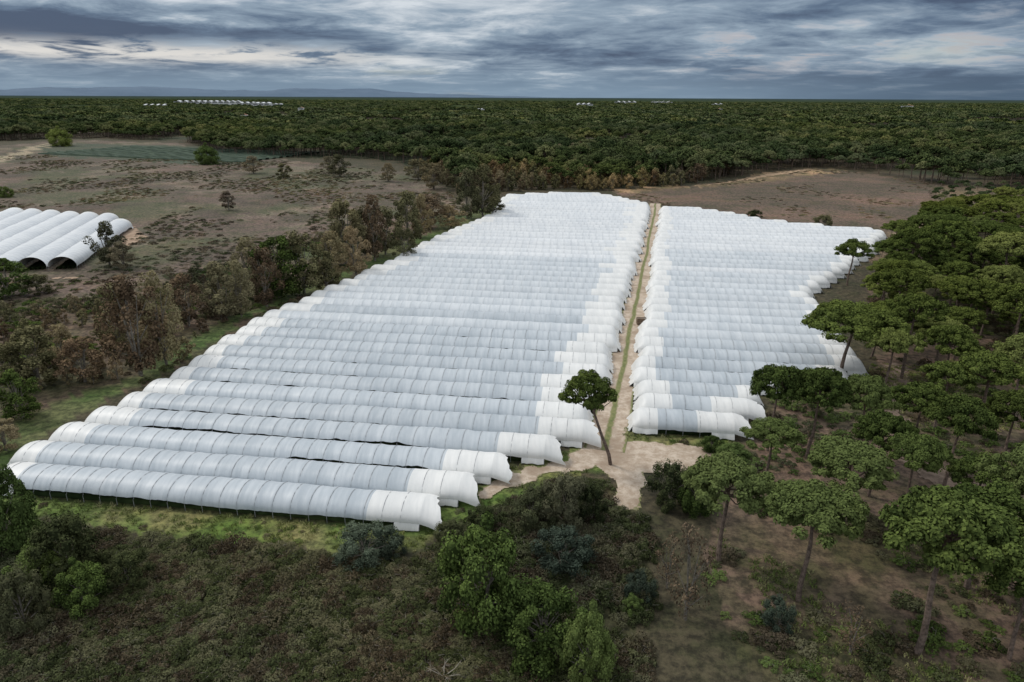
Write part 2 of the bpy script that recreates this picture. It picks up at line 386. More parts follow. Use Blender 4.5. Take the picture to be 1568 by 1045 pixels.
cx = np.interp(s, cum, RP[:, 0]); cy = np.interp(s, cum, RP[:, 1])
tx = np.gradient(cx); ty = np.gradient(cy); ln = np.hypot(tx, ty); nx, ny = -ty/ln, tx/ln
cx = cx+nx*(fbm(s*.06, s*0, 31)-.5)*1.2; cy = cy+ny*(fbm(s*.06, s*0, 31)-.5)*1.2
acr = np.linspace(-1, 1, 13); hw = 2.7+.5*fbm(s*.1, s*0, 4)
VX = cx[:, None]+nx[:, None]*acr*hw[:, None]; VY = cy[:, None]+ny[:, None]*acr*hw[:, None]
idx = np.arange(260*13).reshape(260, 13); F = np.stack([idx[:-1, :-1], idx[:-1, 1:], idx[1:, 1:], idx[1:, :-1]], -1).reshape(-1, 4)
zz = .03-.05*np.exp(-((np.abs(acr)-.5)/.2)**2)+.05
add_obj('dirt_road', mk_mesh('dirt_road', np.stack([VX.ravel(), VY.ravel(), np.tile(zz, 260)], 1), F, [M_dirt], attrs={'tint': np.tile(acr, 260)}, smooth=True))
def dist_poly(x, y, P, w):
    best = np.full(x.shape, -1e9)
    for i in range(len(P)-1):
        a = P[i]; bb = P[i+1]; ab = bb-a; tt = np.clip(((x-a[0])*ab[0]+(y-a[1])*ab[1])/(ab@ab), 0, 1)
        d = np.hypot(x-a[0]-tt*ab[0], y-a[1]-tt*ab[1]); best = np.maximum(best, w[i]+(w[i+1]-w[i])*tt-d)
    return best
def patch(name, lines, mat, cell=.3, jit=1.3, z=.025):
    allp = np.concatenate([GP(l[0]) for l in lines]); lo = allp.min(0)-6; hi = allp.max(0)+6
    xs = np.arange(lo[0], hi[0], cell); ys = np.arange(lo[1], hi[1], cell); gx, gy = np.meshgrid(xs, ys, indexing='ij')
    D = np.full(gx.shape, -1e9)
    for l in lines: D = np.maximum(D, dist_poly(gx, gy, GP(l[0]), l[1]))
    D += (fbm(gx*.5, gy*.5, 21, 5)-.5)*2*jit
    keep = (D[:-1, :-1] > 0) & (D[1:, 1:] > 0) & (D[1:, :-1] > 0) & (D[:-1, 1:] > 0)
    idx = np.arange(gx.size).reshape(gx.shape); F = np.stack([idx[:-1, :-1], idx[1:, :-1], idx[1:, 1:], idx[:-1, 1:]], -1)[keep]
    used, inv = np.unique(F, return_inverse=True); F = inv.reshape(F.shape)
    Du = np.clip(D, 0, 2).ravel()[used]
    zz = z+np.clip(Du, 0, .6)*.03
    add_obj(name, mk_mesh(name, np.stack([gx.ravel()[used], gy.ravel()[used], zz], 1), F, [mat], smooth=True, attrs={'tint': .52+np.clip(.9-Du*1.4, 0, .40)}))
CLR = [([(915,650),(925,672),(925,690),(945,710),(965,735),(962,772)], [1.8,3.4,3.8,3.2,2.4,1.5]), ([(925,690),(1000,692),(1060,697),(1130,704)], [3.,3.6,2.9,1.4]), ([(900,700),(870,714),(820,722),(780,738),(745,757)], [2.6,1.5,1.6,1.7,1.4]), ([(940,700),(1010,715),(1080,712)], [2.8,2.6,1.0]), ([(890,708),(905,690)], [2.4,2.0])]
patch('dirt_clearing', CLR, M_dirt, .22)
M_path = simple('forest_path_soil', (.13, .095, .072), (.28, .21, .16), .8)
PATHL = [([(1375,560),(1370,640),(1400,700),(1450,740),(1520,765),(1650,800)], [1.8,2.0,2.6,3.2,3.2,3.2])]
patch('forest_path', PATHL, M_path, .5, 2.0)
patch('field_track', [([(1440,310),(1415,330),(1395,352),(1370,372)], [4,3,4,3])], simple('pale_earth', (.30, .21, .14), (.42, .32, .23), .3), .8, 4.0, .04)
patch('earth_bank', [([(955,291),(1060,286),(1120,279),(1180,268),(1235,260)], [0,.5,2.5,5,4])], simple('orange_earth', (.30, .20, .125), (.46, .33, .21), .2), 1., 5.0, .05)
patch('bare_soil', [([(190,345),(205,365),(195,378)], [3,4,1]), ([(75,426),(110,426)], [.5,1.5])], simple('orange_soil', (.28, .19, .13), (.42, .31, .22), .4), .6, 2.0, .04)
patch('bare_bank', [([(1275,470),(1300,468),(1330,480)], [1.5,3,1])], simple('red_soil', (.22, .13, .09), (.33, .21, .15), .4), .6, 2.0, .04)
def clear_of(x, y, lines, pad):
    m = np.ones(x.shape, bool)
    for l in lines: m &= dist_poly(x, y, GP(l[0]), [q+pad for q in l[1]]) < 0
    return m

# ---- plants
def leaves(g, C, R, n, size, m=1, squash=1., up=.35, core=True, r=rng, hang=-.35):
    C = np.asarray(C, float); R = np.asarray(R, float); k = len(C)
    ci = np.repeat(np.arange(k), n); N = len(ci)
    d = r.normal(size=(N, 3)); d /= np.linalg.norm(d, axis=1)[:, None]
    fl = d[:, 2] < hang; d[fl, 2] *= -1
    rad = R[ci]*(.60+.48*r.random(N)**.6)
    p = C[ci]+d*rad[:, None]*np.array([1, 1, squash])
    nn = d*.9+r.normal(size=(N, 3))*.45+np.array([0, 0, up]); nn /= np.linalg.norm(nn, axis=1)[:, None]
    ta = np.cross(nn, r.normal(size=(N, 3))); ta /= np.linalg.norm(ta, axis=1)[:, None]; bi = np.cross(nn, ta)
    s = size*(.5+.9*r.random(N))[:, None]
    V = np.stack([p-ta*s-bi*s*.35, p+ta*s*.3-bi*s*.7, p+ta*s+bi*s*.35, p-ta*s*.3+bi*s*.7], 1).reshape(-1, 3)
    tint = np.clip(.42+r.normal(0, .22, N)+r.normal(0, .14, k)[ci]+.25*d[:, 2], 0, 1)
    g.add(V, np.arange(4*N).reshape(N, 4), m, np.repeat(tint, 4))
    if core:
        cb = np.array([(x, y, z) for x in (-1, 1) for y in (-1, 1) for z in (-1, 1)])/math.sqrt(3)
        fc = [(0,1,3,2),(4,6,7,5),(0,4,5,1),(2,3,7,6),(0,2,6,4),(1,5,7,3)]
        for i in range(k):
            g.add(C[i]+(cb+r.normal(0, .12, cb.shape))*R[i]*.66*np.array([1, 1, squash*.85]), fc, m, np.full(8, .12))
def pine(seed, Ht=12., R=4., crown=3.5, ncl=34, nl=150, ls=.26, lean=(0, 0), clr=1.1, core=True, mat=None):
    """umbrella pine; origin at trunk base"""
    r = np.random.default_rng(seed); g = Geo()
    lx, ly = lean; top = np.array([lx, ly, Ht-crown*.75])
    P = [np.array([lx*t**1.3+.25*math.sin(t*5+seed)*t*(1-t)*3, ly*t**1.3+.2*math.cos(t*4+seed)*t*(1-t)*3, top[2]*t]) for t in np.linspace(0, 1, 7)]
    g.tube(P, np.linspace(.28, .13, 7)*Ht/12, 0, 7)
    Cs = []; Rs = []; ga = 2.399; ecc = .86+.28*r.random()
    for i in range(ncl):
        q = math.sqrt((i+.5)/ncl); a = i*ga+r.normal(0, .3); lob = 1+.14*math.sin(a*3+seed)+.08*math.sin(a*5+2*seed)
        rr = R*q*(.88+.16*r.random())*lob
        zt = Ht-clr*.8-(crown*.62)*q**2.6+r.normal(0, .24)
        Cs.append((lx+rr*math.cos(a)*ecc, ly+rr*math.sin(a)/ecc, zt)); Rs.append(clr*(.6+.6*r.random())*(1.05-.22*q))
    for i in range(ncl//3):
        a = r.random()*6.28; rr = R*(.35+.5*r.random()); Cs.append((lx+rr*math.cos(a), ly+rr*math.sin(a), Ht-crown*(.68+.2*r.random()))); Rs.append(clr*(.5+.35*r.random()))
    leaves(g, Cs, Rs, nl, ls, 1, .8, core=core, r=r)
    for i in range(0, len(Cs), max(1, len(Cs)//13)):
        c = np.array(Cs[i]); ts = .66+.34*r.random(); st = P[-1]*ts+P[3]*(1-ts); md = (st+c)/2+np.array([0, 0, -.35])
        g.tube([st, md, c], [.10*Ht/12, .07, .03], 0, 4)
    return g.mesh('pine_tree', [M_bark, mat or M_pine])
def leafy(seed, Ht=9., R=3., ncl=22, nl=110, ls=.22, mat=M_euc, bark=M_gbark, lo=.15, clr=1.0, core=True, name='tree', stems=3):
    r = np.random.default_rng(seed); g = Geo(); Cs = []; Rs = []
    for i in range(ncl):
        z = lo+(1-lo)*((i+.5)/ncl); prof = math.sin(math.pi*min(1, max(0.05, (z-lo)/(1-lo))*.86+.12))**.6
        a = i*2.399+r.normal(0, .5); rr = R*prof*(.2+.85*math.sqrt(r.random()))
        Cs.append((rr*math.cos(a), rr*math.sin(a), Ht*z-clr*.4+r.normal(0, .3))); Rs.append(clr*(.5+.75*r.random()))
    leaves(g, Cs, Rs, nl, ls, 1, 1., core=core, r=r, hang=-.8)
    for sidx in range(stems):
        a = r.random()*6.28; e = np.array([math.cos(a)*R*.35, math.sin(a)*R*.35, Ht*.82])
        g.tube([(0.1*sidx, 0, 0), e*.4+np.array([0, 0, .3]), e], [.16*Ht/9, .1*Ht/9, .03], 0, 5)
    for c in Cs[::2]:
        c = np.array(c); st = np.array([c[0]*.15, c[1]*.15, max(.1, c[2]*.6)]); g.tube([st, (st+c)/2, c*1.02], [.06, .045, .02], 0, 4)
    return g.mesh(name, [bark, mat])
def mound(seed, R, Hh, ncl, nl, ls, mat, name):
    r = np.random.default_rng(seed); g = Geo(); Cs = []; Rs = []
    for i in range(ncl):
        q = math.sqrt((i+.5)/ncl); a = i*2.399+r.normal(0, .3); Cs.append((R*q*math.cos(a), R*q*math.sin(a), Hh*(1-q*q)*.75*(.6+.6*r.random()))); Rs.append(R*.38*(.6+.6*r.random()))
    leaves(g, Cs, Rs, nl, ls, 1, .8, core=False, r=r, hang=-.1)
    for i in range(5):
        a = r.random()*6.28; g.tube([(0, 0, 0), (R*.4*math.cos(a), R*.4*math.sin(a), Hh*.8), (R*.8*math.cos(a), R*.8*math.sin(a), Hh*.9)], [.03, .02, .01], 0, 3)
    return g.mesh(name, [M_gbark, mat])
pines = [pine(1, 12, 4.4, 3.2, 66, 200, .13, clr=.88), pine(2, 12, 4.4, 3.9, 72, 190, .13, (.6, .2), clr=.86), pine(3, 12, 4.3, 4.4, 78, 180, .13, (-.5, .3), clr=.86), pine(4, 12, 4.4, 3.5, 60, 210, .13, (.2, -.6), clr=.95), pine(5, 12, 4.3, 4.7, 80, 180, .13, (0, .4), clr=.84), pine(6, 12, 4.4, 3.4, 52, 210, .13, (-.3, -.4), clr=.9)]
PR, PH = 4.9, 12.
def place(meshes, name, bx, by, ytop, wpx, refH, refR, rot=None):
    X, Y = G(bx, by); h = max(1., height_at(X, Y, bx, ytop)); w = wpx/ppm(X, Y)
    me = random.choice(meshes) if isinstance(meshes, list) else meshes
    o = add_obj(name, me, (X, Y, -.1)); o.scale = (w/2/refR, w/2/refR, h/refH); o.rotation_euler = (0, 0, random.uniform(0, 6.28) if rot is None else rot)
    return o
place(pine(21, 12, 3.4, 4.2, 54, 210, .12, (-3.6, .3), clr=.8), 'pine_tree', 935, 712, 573, 84, 12, 3.9, rot=0)
place(pine(22, 14, 7.6, 4.6, 140, 210, .14, (.8, .2), clr=1.1), 'pine_tree', 1285, 584, 470, 172, 14, 8.5, rot=0)
place(pines[0], 'pine_tree', 1352, 610, 505, 80, PH, PR)
place(pine(23, 12, 4.4, 4.6, 40, 220, .15, (.3, 0)), 'pine_tree', 1297, 437, 366, 58, 12, 5.2, rot=0)
explicit = [(1170,745,645,98),(1100,860,700,140),(1175,690,560,85),(1235,700,562,98),(1310,705,578,85),(1290,810,680,142),(1380,800,668,95),(1222,920,748,155),(1405,1000,765,200),(1480,900,748,170),(1445,745,612,98),(1392,705,590,92),(1492,665,543,105),(1535,715,600,88),(1552,860,690,115),(1380,580,452,90),(1365,515,412,88),(1440,610,498,90),(1545,560,440,95),(1470,530,428,85),(1530,455,358,88),(1385,445,352,80),(1450,430,338,80),(1545,640,518,90),(1640,900,720,180),(1650,760,610,120),(1600,1020,860,190),(1330,760,630,90),(1430,660,555,80),(1250,640,600,60),(1480,800,700,95),(1545,1010,840,130)]
expw = []
for e in explicit:
    place(pines, 'pine_tree', e[0], e[1], e[2], e[3], PH, PR); expw.append(G(e[0], e[1]))
expw += [G(1283, 582), G(1352, 610), G(935, 712)]

eucs = [leafy(31, 9, 3, 34, 200, .12, M_euc, clr=.85, core=False), leafy(32, 9, 2.6, 30, 210, .12, M_euc, lo=.12, clr=.85), leafy(33, 9, 2.8, 32, 170, .12, M_brown, clr=.8, core=False), leafy(34, 9, 3., 36, 190, .12, M_bush, lo=.1, clr=.85)]
for e in [(215,575,425,100,2),(185,540,440,60,0),(255,560,418,70,2),(290,500,420,60,2),(345,490,405,75,0),(385,455,365,60,2),(430,455,362,90,3),(465,450,358,80,0),(500,445,385,50,1),(530,405,305,70,1),(560,395,318,60,0),(590,390,320,60,0),(625,375,292,55,1),(660,350,300,60,2),(690,350,315,50,0),(715,335,258,45,1),(740,335,255,60,0),(755,330,285,40,1),(170,408,342,55,0),(190,412,370,45,1),(130,585,520,80,2),(60,590,500,90,1),(20,600,530,70,0),(100,560,500,60,0),(350,322,293,28,2),(388,266,240,34,0),(435,273,250,28,1),(520,270,238,38,0),(595,278,250,28,2),(640,275,245,45,0),(665,290,250,45,2),(505,265,240,30,0),(15,455,395,70,3),(60,450,420,50,1),(180,520,470,50,2),(10,690,640,60,1),(620,400,350,40,0),(325,480,440,40,0),(240,520,470,60,0),(35,640,570,70,3),(510,430,355,60,2),(545,425,350,50,0),(410,470,380,60,2),(370,485,400,50,2),(575,400,300,45,2),(645,365,300,45,0)]:
    place(eucs[e[4]], 'broadleaf_tree', e[0], e[1], e[2], e[3], 9, 3.4)
round_t = [leafy(41, 5, 3, 50, 300, .09, M_bush, lo=.05, name='bush', clr=.78), leafy(42, 5, 3, 44, 320, .09, M_bush, lo=.05, name='bush', clr=.8)]
gb = leafy(43, 5, 3, 36, 280, .08, M_gbush, lo=.05, name='bush', clr=.8)
bb = leafy(44, 5, 3, 40, 260, .09, M_bram, lo=.02, name='bush', clr=.8)
for e in [(740,950,812,155,0),(830,1000,902,150,1),(895,1040,940,95,0),(110,890,800,130,3),(20,840,720,100,1),(560,858,808,110,2),(600,850,820,55,2),(865,805,730,90,3),(905,803,745,55,3),(815,808,752,80,3),(1026,772,712,80,3),(1065,785,722,60,0),(860,870,815,110,2),(980,920,880,60,2),(10,302,286,26,1),(320,252,224,42,0),(95,224,198,42,0),(1155,333,322,26,3),(1260,347,330,34,3),(630,790,770,40,0),(1120,700,680,60,0),(690,830,800,55,3),(740,810,778,60,3),(40,960,880,90,3),(130,930,870,90,0),(970,940,915,40,0),(1090,690,668,40,1),(1190,960,920,60,2),(60,900,840,90,0),(200,900,850,80,3)]:
    place([round_t[0], round_t[1], gb, bb][e[4]], 'bush', e[0], e[1], e[2], e[3], 5, 3.6)
bare = leafy(45, 6, 1.8, 18, 60, .09, M_brown, lo=.2, core=False, clr=.7)
for e in [(1050,950,800,80),(1020,900,820,50),(1300,1000,930,60)]: place(bare, 'sparse_tree', e[0], e[1], e[2], e[3], 6, 2.3)
g = Geo(); r = np.random.default_rng(5)
for i in range(7):
    d = np.array([r.normal(.2, .7), r.normal(0, .4), .5+.5*r.random()]); d /= np.linalg.norm(d); L = 1.2+1.4*r.random()
    p1 = d*L*.5+r.normal(0, .12, 3); p2 = d*L+r.normal(0, .3, 3); g.tube([(0, 0, 0), p1, p2], [.05, .035, .012], 0, 4)
    for q in range(5):
        s0 = p1+(p2-p1)*r.random(); g.tube([s0, s0+d*.3+r.normal(0, .3, 3)], [.018, .008], 0, 3)
me = g.mesh('dead_shrub', [M_dead]); X, Y = G(680, 1040); add_obj('dead_shrub', me, (X, Y, .3))

# ---- instanced masses
def scatter(name, P, meshes, scale, sink=0.):
    P = np.asarray(P, float); N = len(P)
    col = bpy.data.collections.new(name+'_variants')
    for k, me in enumerate(meshes): col.objects.link(bpy.data.objects.new(name+'_variant_%d' % k, me))
    me = bpy.data.meshes.new(name); me.vertices.add(N)
    co = np.zeros((N, 3), np.float32); co[:, :P.shape[1]] = P; co[:, 2] -= sink; me.vertices.foreach_set('co', co.ravel())
    a = me.attributes.new('scl', 'FLOAT_VECTOR', 'POINT'); a.data.foreach_set('vector', np.asarray(scale, np.float32).ravel())
    a = me.attributes.new('rot', 'FLOAT_VECTOR', 'POINT'); rr = np.zeros((N, 3), np.float32); rr[:, 2] = rng.random(N)*6.283; a.data.foreach_set('vector', rr.ravel())
    a = me.attributes.new('vid', 'INT', 'POINT'); a.data.foreach_set('value', rng.integers(0, len(meshes), N).astype(np.int32))
    o = add_obj(name, me); gt = bpy.data.node_groups.new(name, 'GeometryNodeTree')
    gt.interface.new_socket('Geometry', in_out='INPUT', socket_type='NodeSocketGeometry'); gt.interface.new_socket('Geometry', in_out='OUTPUT', socket_type='NodeSocketGeometry')
    n = gt.nodes; gi = n.new('NodeGroupInput'); go = n.new('NodeGroupOutput'); ip = n.new('GeometryNodeInstanceOnPoints'); ci = n.new('GeometryNodeCollectionInfo')
    ci.inputs[0].default_value = col; ci.inputs['Separate Children'].default_value = True; ci.inputs['Reset Children'].default_value = True
    def na(nm, ty):
        q = n.new('GeometryNodeInputNamedAttribute'); q.data_type = ty; q.inputs[0].default_value = nm; return q.outputs[0]
    mp = n.new('GeometryNodeMeshToPoints'); gt.links.new(gi.outputs[0], mp.inputs[0])
    gt.links.new(mp.outputs[0], ip.inputs['Points']); gt.links.new(ci.outputs[0], ip.inputs['Instance'])
    ip.inputs['Pick Instance'].default_value = True
    gt.links.new(na('vid', 'INT'), ip.inputs['Instance Index']); gt.links.new(na('rot', 'FLOAT_VECTOR'), ip.inputs['Rotation']); gt.links.new(na('scl', 'FLOAT_VECTOR'), ip.inputs['Scale'])
    gt.links.new(ip.outputs[0], go.inputs[0]); md = o.modifiers.new('instances', 'NODES'); md.node_group = gt
    return o
def jgrid(x0, x1, y0, y1, sp, seed=0):
    r = np.random.default_rng(seed); gx, gy = np.meshgrid(np.arange(x0, x1, sp), np.arange(y0, y1, sp), indexing='ij')
    gx = gx.ravel()+r.uniform(-.48, .48, gx.size)*sp; gy = gy.ravel()+r.uniform(-.48, .48, gy.size)*sp
    return gx, gy
fp_mid = [pine(60+i, 11, 4.3, 4.0, 24, 52, .34, clr=1.45, mat=M_pinefar) for i in range(5)]
fp_far = [pine(70+i, 11, 4.6, 4.2, 8, 20, .85, clr=2.2, mat=M_pinefar) for i in range(3)]
wedge = lambda x, y: np.abs(np.arctan2(x, y)) < .80
def sc3(N, lo, hi, zl=.85, zh=1.15):
    s = rng.uniform(lo, hi, N); return np.stack([s, s*rng.uniform(.9, 1.1, N), s*rng.uniform(zl, zh, N)], 1)
x, y = jgrid(-1300, 1300, 200, 1100, 8.4, 1); m = inpoly(x, y, P_forest) & wedge(x, y) & (fbm(x*.010, y*.010, 90) < .64); x, y = x[m], y[m]
hs = .6+.85*fbm(x*.02, y*.02, 91)
scatter('pine_forest', np.stack([x, y], 1), fp_mid, sc3(len(x), .7, 1.35)*hs[:, None])
x, y = jgrid(-4000, 4000, 1100, 3500, 15, 2); m = wedge(x, y) & (fbm(x*.005, y*.0035, 92) < .60); x, y = x[m], y[m]
scatter('distant_pine_forest', np.stack([x, y], 1), fp_far, sc3(len(x), 1.0, 2.0, .55, .85))
x, y = jgrid(-7000, 7000, 3500, 6500, 34, 3); m = wedge(x, y); x, y = x[m], y[m]
scatter('horizon_trees', np.stack([x, y], 1), fp_far, sc3(len(x), 1.5, 3.0, .35, .6), sink=-1)
euc_mid = [leafy(80+i, 9, 3, 14, 50, .3, M_euc if i < 2 else M_brown, clr=1.2) for i in range(3)]
P_edge = GP([(700,300),(640,262),(780,240),(900,232),(1060,240),(1130,262),(1060,284),(940,292),(820,292),(770,296)])
x, y = jgrid(-300, 500, 200, 1200, 6.5, 4); m = inpoly(x, y, P_edge) & (rng.random(len(x)) < .8); x, y = x[m], y[m]
scatter('scrub_woodland', np.stack([x, y], 1), euc_mid, sc3(len(x), .7, 1.2))
x, y = jgrid(-700, 300, 100, 520, 5.0, 5); m = (inpoly(x, y, P_lgreen)) & (fbm(x*.04, y*.04, 7) > .52) & ~inpoly(x, y, P_blk[0]) & ~inpoly(x, y, P_lstrip); x, y = x[m], y[m]
scatter('hedgerow_scrub', np.stack([x, y], 1), euc_mid, sc3(len(x), .2, .5))
us = [mound(91, 1.6, 1.2, 9, 90, .12, M_brambr, 'shrub'), mound(92, 1.6, 1.4, 9, 90, .12, M_bush, 'shrub'), mound(93, 1.5, .9, 8, 90, .11, M_bram, 'shrub')]
us_lo = [mound(97, 1.6, 1.0, 7, 26, .22, M_brambr, 'weeds'), mound(98, 1.6, .8, 7, 26, .22, M_brown, 'weeds'), mound(99, 1.5, .9, 7, 26, .22, M_bram, 'weeds')]
x, y = jgrid(-600, 60, 150, 640, 3.2, 6); m = (inpoly(x, y, P_lfield)) & (fbm(x*.03, y*.022, 8, 5)+.12*rng.random(len(x)) > .59) & wedge(x, y)
t0 = (np.stack([x, y], 1)-e0)@dd; t1 = (np.stack([x, y], 1)-e0)@pn; m &= ~((t0 > -8) & (t0 < 140) & (t1 > -8) & (t1 < 66)); x, y = x[m], y[m]
scatter('field_weeds', np.stack([x, y], 1), us_lo, sc3(len(x), .3, 1.0, .3, .8))
x, y = jgrid(30, 500, 300, 700, 4.0, 26); m = (inpoly(x, y, P_rfield)) & (fbm(x*.03, y*.02, 18, 5)+.12*rng.random(len(x)) > .62); x, y = x[m], y[m]
scatter('fallow_weeds', np.stack([x, y], 1), us_lo[:2], sc3(len(x), .3, 1.0, .2, .5))
x, y = jgrid(100, 800, 150, 600, 8.5, 7); m = inpoly(x, y, P_orch); x, y = x[m], y[m]
scatter('young_orchard', np.stack([x, y], 1), fp_mid, sc3(len(x), .3, .45))
x, y = jgrid(20, 600, 30, 420, 7.4, 8); m = inpoly(x, y, P_right)
E = np.array(expw); pk = np.array([np.min(np.hypot(E[:, 0]-x[i], E[:, 1]-y[i])) > 7.2 for i in range(len(x))])
m &= pk & ((y > 120) | (x > 95)) & (rng.random(len(x)) < .9); x, y = x[m], y[m]
scatter('pine_wood', np.stack([x, y], 1), pines, sc3(len(x), .8, 1.15, .75, 1.0))
x, y = jgrid(0, 260, 30, 260, 2.4, 9); m = inpoly(x, y, P_right) & (fbm(x*.06, y*.06, 33) > .47) & clear_of(x, y, PATHL+CLR, .5); x, y = x[m], y[m]
scatter('forest_understory', np.stack([x, y], 1), us, sc3(len(x), .25, 1.0, .5, 1.1))
br = [mound(94, 1.5, .9, 10, 130, .08, M_bram, 'bramble'), mound(95, 1.5, .8, 10, 130, .075, M_bram, 'bramble'), mound(96, 1.5, 1.0, 10, 120, .08, M_brambr, 'bramble')]
x, y = jgrid(-130, 40, 30, 110, 1.3, 10); m = inpoly(x, y, P_bramble) & (fbm(x*.08, y*.08, 44) < .70) & clear_of(x, y, CLR, .9) & ~inpoly(x, y, P_front); x, y = x[m], y[m]
hh = .35+1.5*fbm(x*.09, y*.09, 45)
scatter('bramble_thicket', np.stack([x, y], 1), br, sc3(len(x), .6, 1.05)*np.stack([hh*0+1, hh*0+1, hh], 1))
x, y = jgrid(-220, -20, 75, 260, 2.2, 11); m = inpoly(x, y, P_lgreen) & (fbm(x*.06, y*.06, 55) > .45) & ~inpoly(x, y, P_lstrip) & ~inpoly(x, y, P_blk[0]); x, y = x[m], y[m]
scatter('rough_scrub', np.stack([x, y], 1), us, sc3(len(x), .3, .9))
g = Geo(); r = np.random.default_rng(3)
for i in range(30):
    a = r.random()*6.28; q = r.random()*.5; p = np.array([q*math.cos(a), q*math.sin(a), 0]); h = .10+.18*r.random(); w = .045; dx = r.normal(0, .16, 2); b2 = r.random()*3.14
    ww = np.array([math.cos(b2)*w, math.sin(b2)*w, 0]); g.add([p-ww, p+ww, p+ww*.3+[dx[0], dx[1], h], p-ww*.3+[dx[0], dx[1], h]], [(0, 1, 2, 3)], 0, np.full(4, r.random()))
tuft = g.mesh('grass_tuft', [M_grass])
x, y = jgrid(-110, 120, 30, 130, .75, 12); m = (inpoly(x, y, P_front) & (fbm(x*.35, y*.35, 67) > .42) | ((inpoly(x, y, P_right) | inpoly(x, y, P_bramble)) & (fbm(x*.1, y*.1, 66) > .62))) & (rng.random(len(x)) < .7)
for P in P_blk: m &= ~inpoly(x, y, P)
m &= clear_of(x, y, CLR, .1); x, y = x[m], y[m]
scatter('grass', np.stack([x, y], 1), [tuft], sc3(len(x), .6, 1.3))
x, y = jgrid(-110, 60, 50, 110, 2.0, 22); m = inpoly(x, y, P_front) & (fbm(x*.2, y*.2, 68) > .52) & clear_of(x, y, CLR, .3)
for P in P_blk: m &= ~inpoly(x, y, P)
x, y = x[m], y[m]
scatter('verge_weeds', np.stack([x, y], 1), us, sc3(len(x), .15, .45, .5, 1.))

# netted crop plot strips
g = Geo(); a = np.array(G(62, 236)); bq = np.array(G(400, 250)); c = np.array(G(110, 222)); du = (bq-a)
Ld = np.linalg.norm(du); ux = du/Ld; vx = np.array([-ux[1], ux[0]])
for i in range(12):
    p = a+vx*i*9.; n = 40; rows = []
    for k in range(n):
        q = p+ux*(k*Ld/n*.96); h = .9+.5*random.random()
        for s, z in ((-2.6, 0), (-2., h), (2., h), (2.6, 0)): rows.append((q[0]+vx[0]*s, q[1]+vx[1]*s, z))
    g.add(rows, [(k*4+j, (k+1)*4+j, (k+1)*4+j+1, k*4+j+1) for k in range(n-1) for j in range(3)], 0)
add_obj('netted_crop_rows', g.mesh('netted_crop_rows', [M_net]))

# ---- far canopy sheet, hills
rad = np.geomspace(3300, 40000, 220); an = np.linspace(-1.05, 1.05, 900); rr, aa = np.meshgrid(rad, an, indexing='ij')
X = rr*np.sin(aa); Y = rr*np.cos(aa); Z = 5.+4*fbm(X*.01, Y*.01, 71)+3*rng.random(X.shape)*(rr < 9000)+6*(fbm(X*.001, Y*.001, 5)-.3)*(rr > 5000); Z[0] = 0
idx = np.arange(X.size).reshape(X.shape); F = np.stack([idx[:-1, :-1], idx[:-1, 1:], idx[1:, 1:], idx[1:, :-1]], -1).reshape(-1, 4)[:, ::-1]
m, t, b = newmat('forest_canopy_baked_haze'); pos = t.new('ShaderNodeNewGeometry').outputs['Position']; n1 = t.noise(pos, .006, 5, .65)
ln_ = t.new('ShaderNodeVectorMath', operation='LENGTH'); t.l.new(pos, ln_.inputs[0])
col = t.mix(t.mr(n1, .36, .64), (.022, .034, .018), (.06, .078, .036)); col = t.mix(t.mr(ln_.outputs['Value'], 6000, 30000, 0, .8, False), col, (.045, .068, .085))  # blue haze painted into the canopy colour, stronger with distance
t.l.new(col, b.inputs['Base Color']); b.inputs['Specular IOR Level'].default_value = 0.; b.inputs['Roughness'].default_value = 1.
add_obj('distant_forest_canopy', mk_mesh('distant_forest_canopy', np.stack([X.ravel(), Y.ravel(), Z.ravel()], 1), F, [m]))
rad = np.linspace(30000, 36000, 9); an = np.linspace(-.95, .12, 500); rr, aa = np.meshgrid(rad, an, indexing='ij')
prof = np.sin(np.linspace(0, np.pi, 9))[:, None]; hh = (190+520*(fbm(aa*9, aa*0+2, 3, 5)-.3))*np.clip((.1-aa)/.3, 0, 1)
Z = prof*hh
X = rr*np.sin(aa); Y = rr*np.cos(aa); idx = np.arange(X.size).reshape(X.shape); F = np.stack([idx[:-1, :-1], idx[:-1, 1:], idx[1:, 1:], idx[1:, :-1]], -1).reshape(-1, 4)
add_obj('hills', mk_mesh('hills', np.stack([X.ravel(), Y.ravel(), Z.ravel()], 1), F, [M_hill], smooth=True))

# ---- far buildings
def warehouse(w, d, h, bays, roof, nm):
    g = Geo(); g.box(-w/2, w/2, -d/2, d/2, 0, h, 0); bw = w/bays
    for i in range(bays):
        x0 = -w/2+i*bw; V = [(x0, -d/2-.5, h+.05), (x0+bw, -d/2-.5, h+.05), (x0+bw/2, -d/2-.5, h+bw*.16), (x0, d/2+.5, h+.05), (x0+bw, d/2+.5, h+.05), (x0+bw/2, d/2+.5, h+bw*.16)]
        g.add(V, [(0, 2, 5, 3), (2, 1, 4, 5), (0, 1, 2, 2), (3, 5, 4, 4)], 1)
        g.box(x0+bw*.3, x0+bw*.7, -d/2-.12, -d/2+.1, 0.1, h*.6, 2)
        g.box(x0+bw*.1, x0+bw*.9, -d/2-.10, -d/2+.1, h*.75, h*.88, 2)
    return g.mesh(nm, [M_wall, roof, M_glass])
random.seed(4)
def build(name, px, dist, wpx, h, dep, roof=M_roof, bays=4):
    az = (px-784)/FPX; d = np.array([az, math.cos(PITCH)+.33*.34]); d /= np.linalg.norm(d); X, Y = d*dist
    w = wpx*dist/FPX*.97; o = add_obj(name, warehouse(w, dep, h, bays, roof, name), (X, Y, 0)); o.rotation_euler = (0, 0, -math.atan2(X, Y)+random.uniform(-.1, .1)); return o
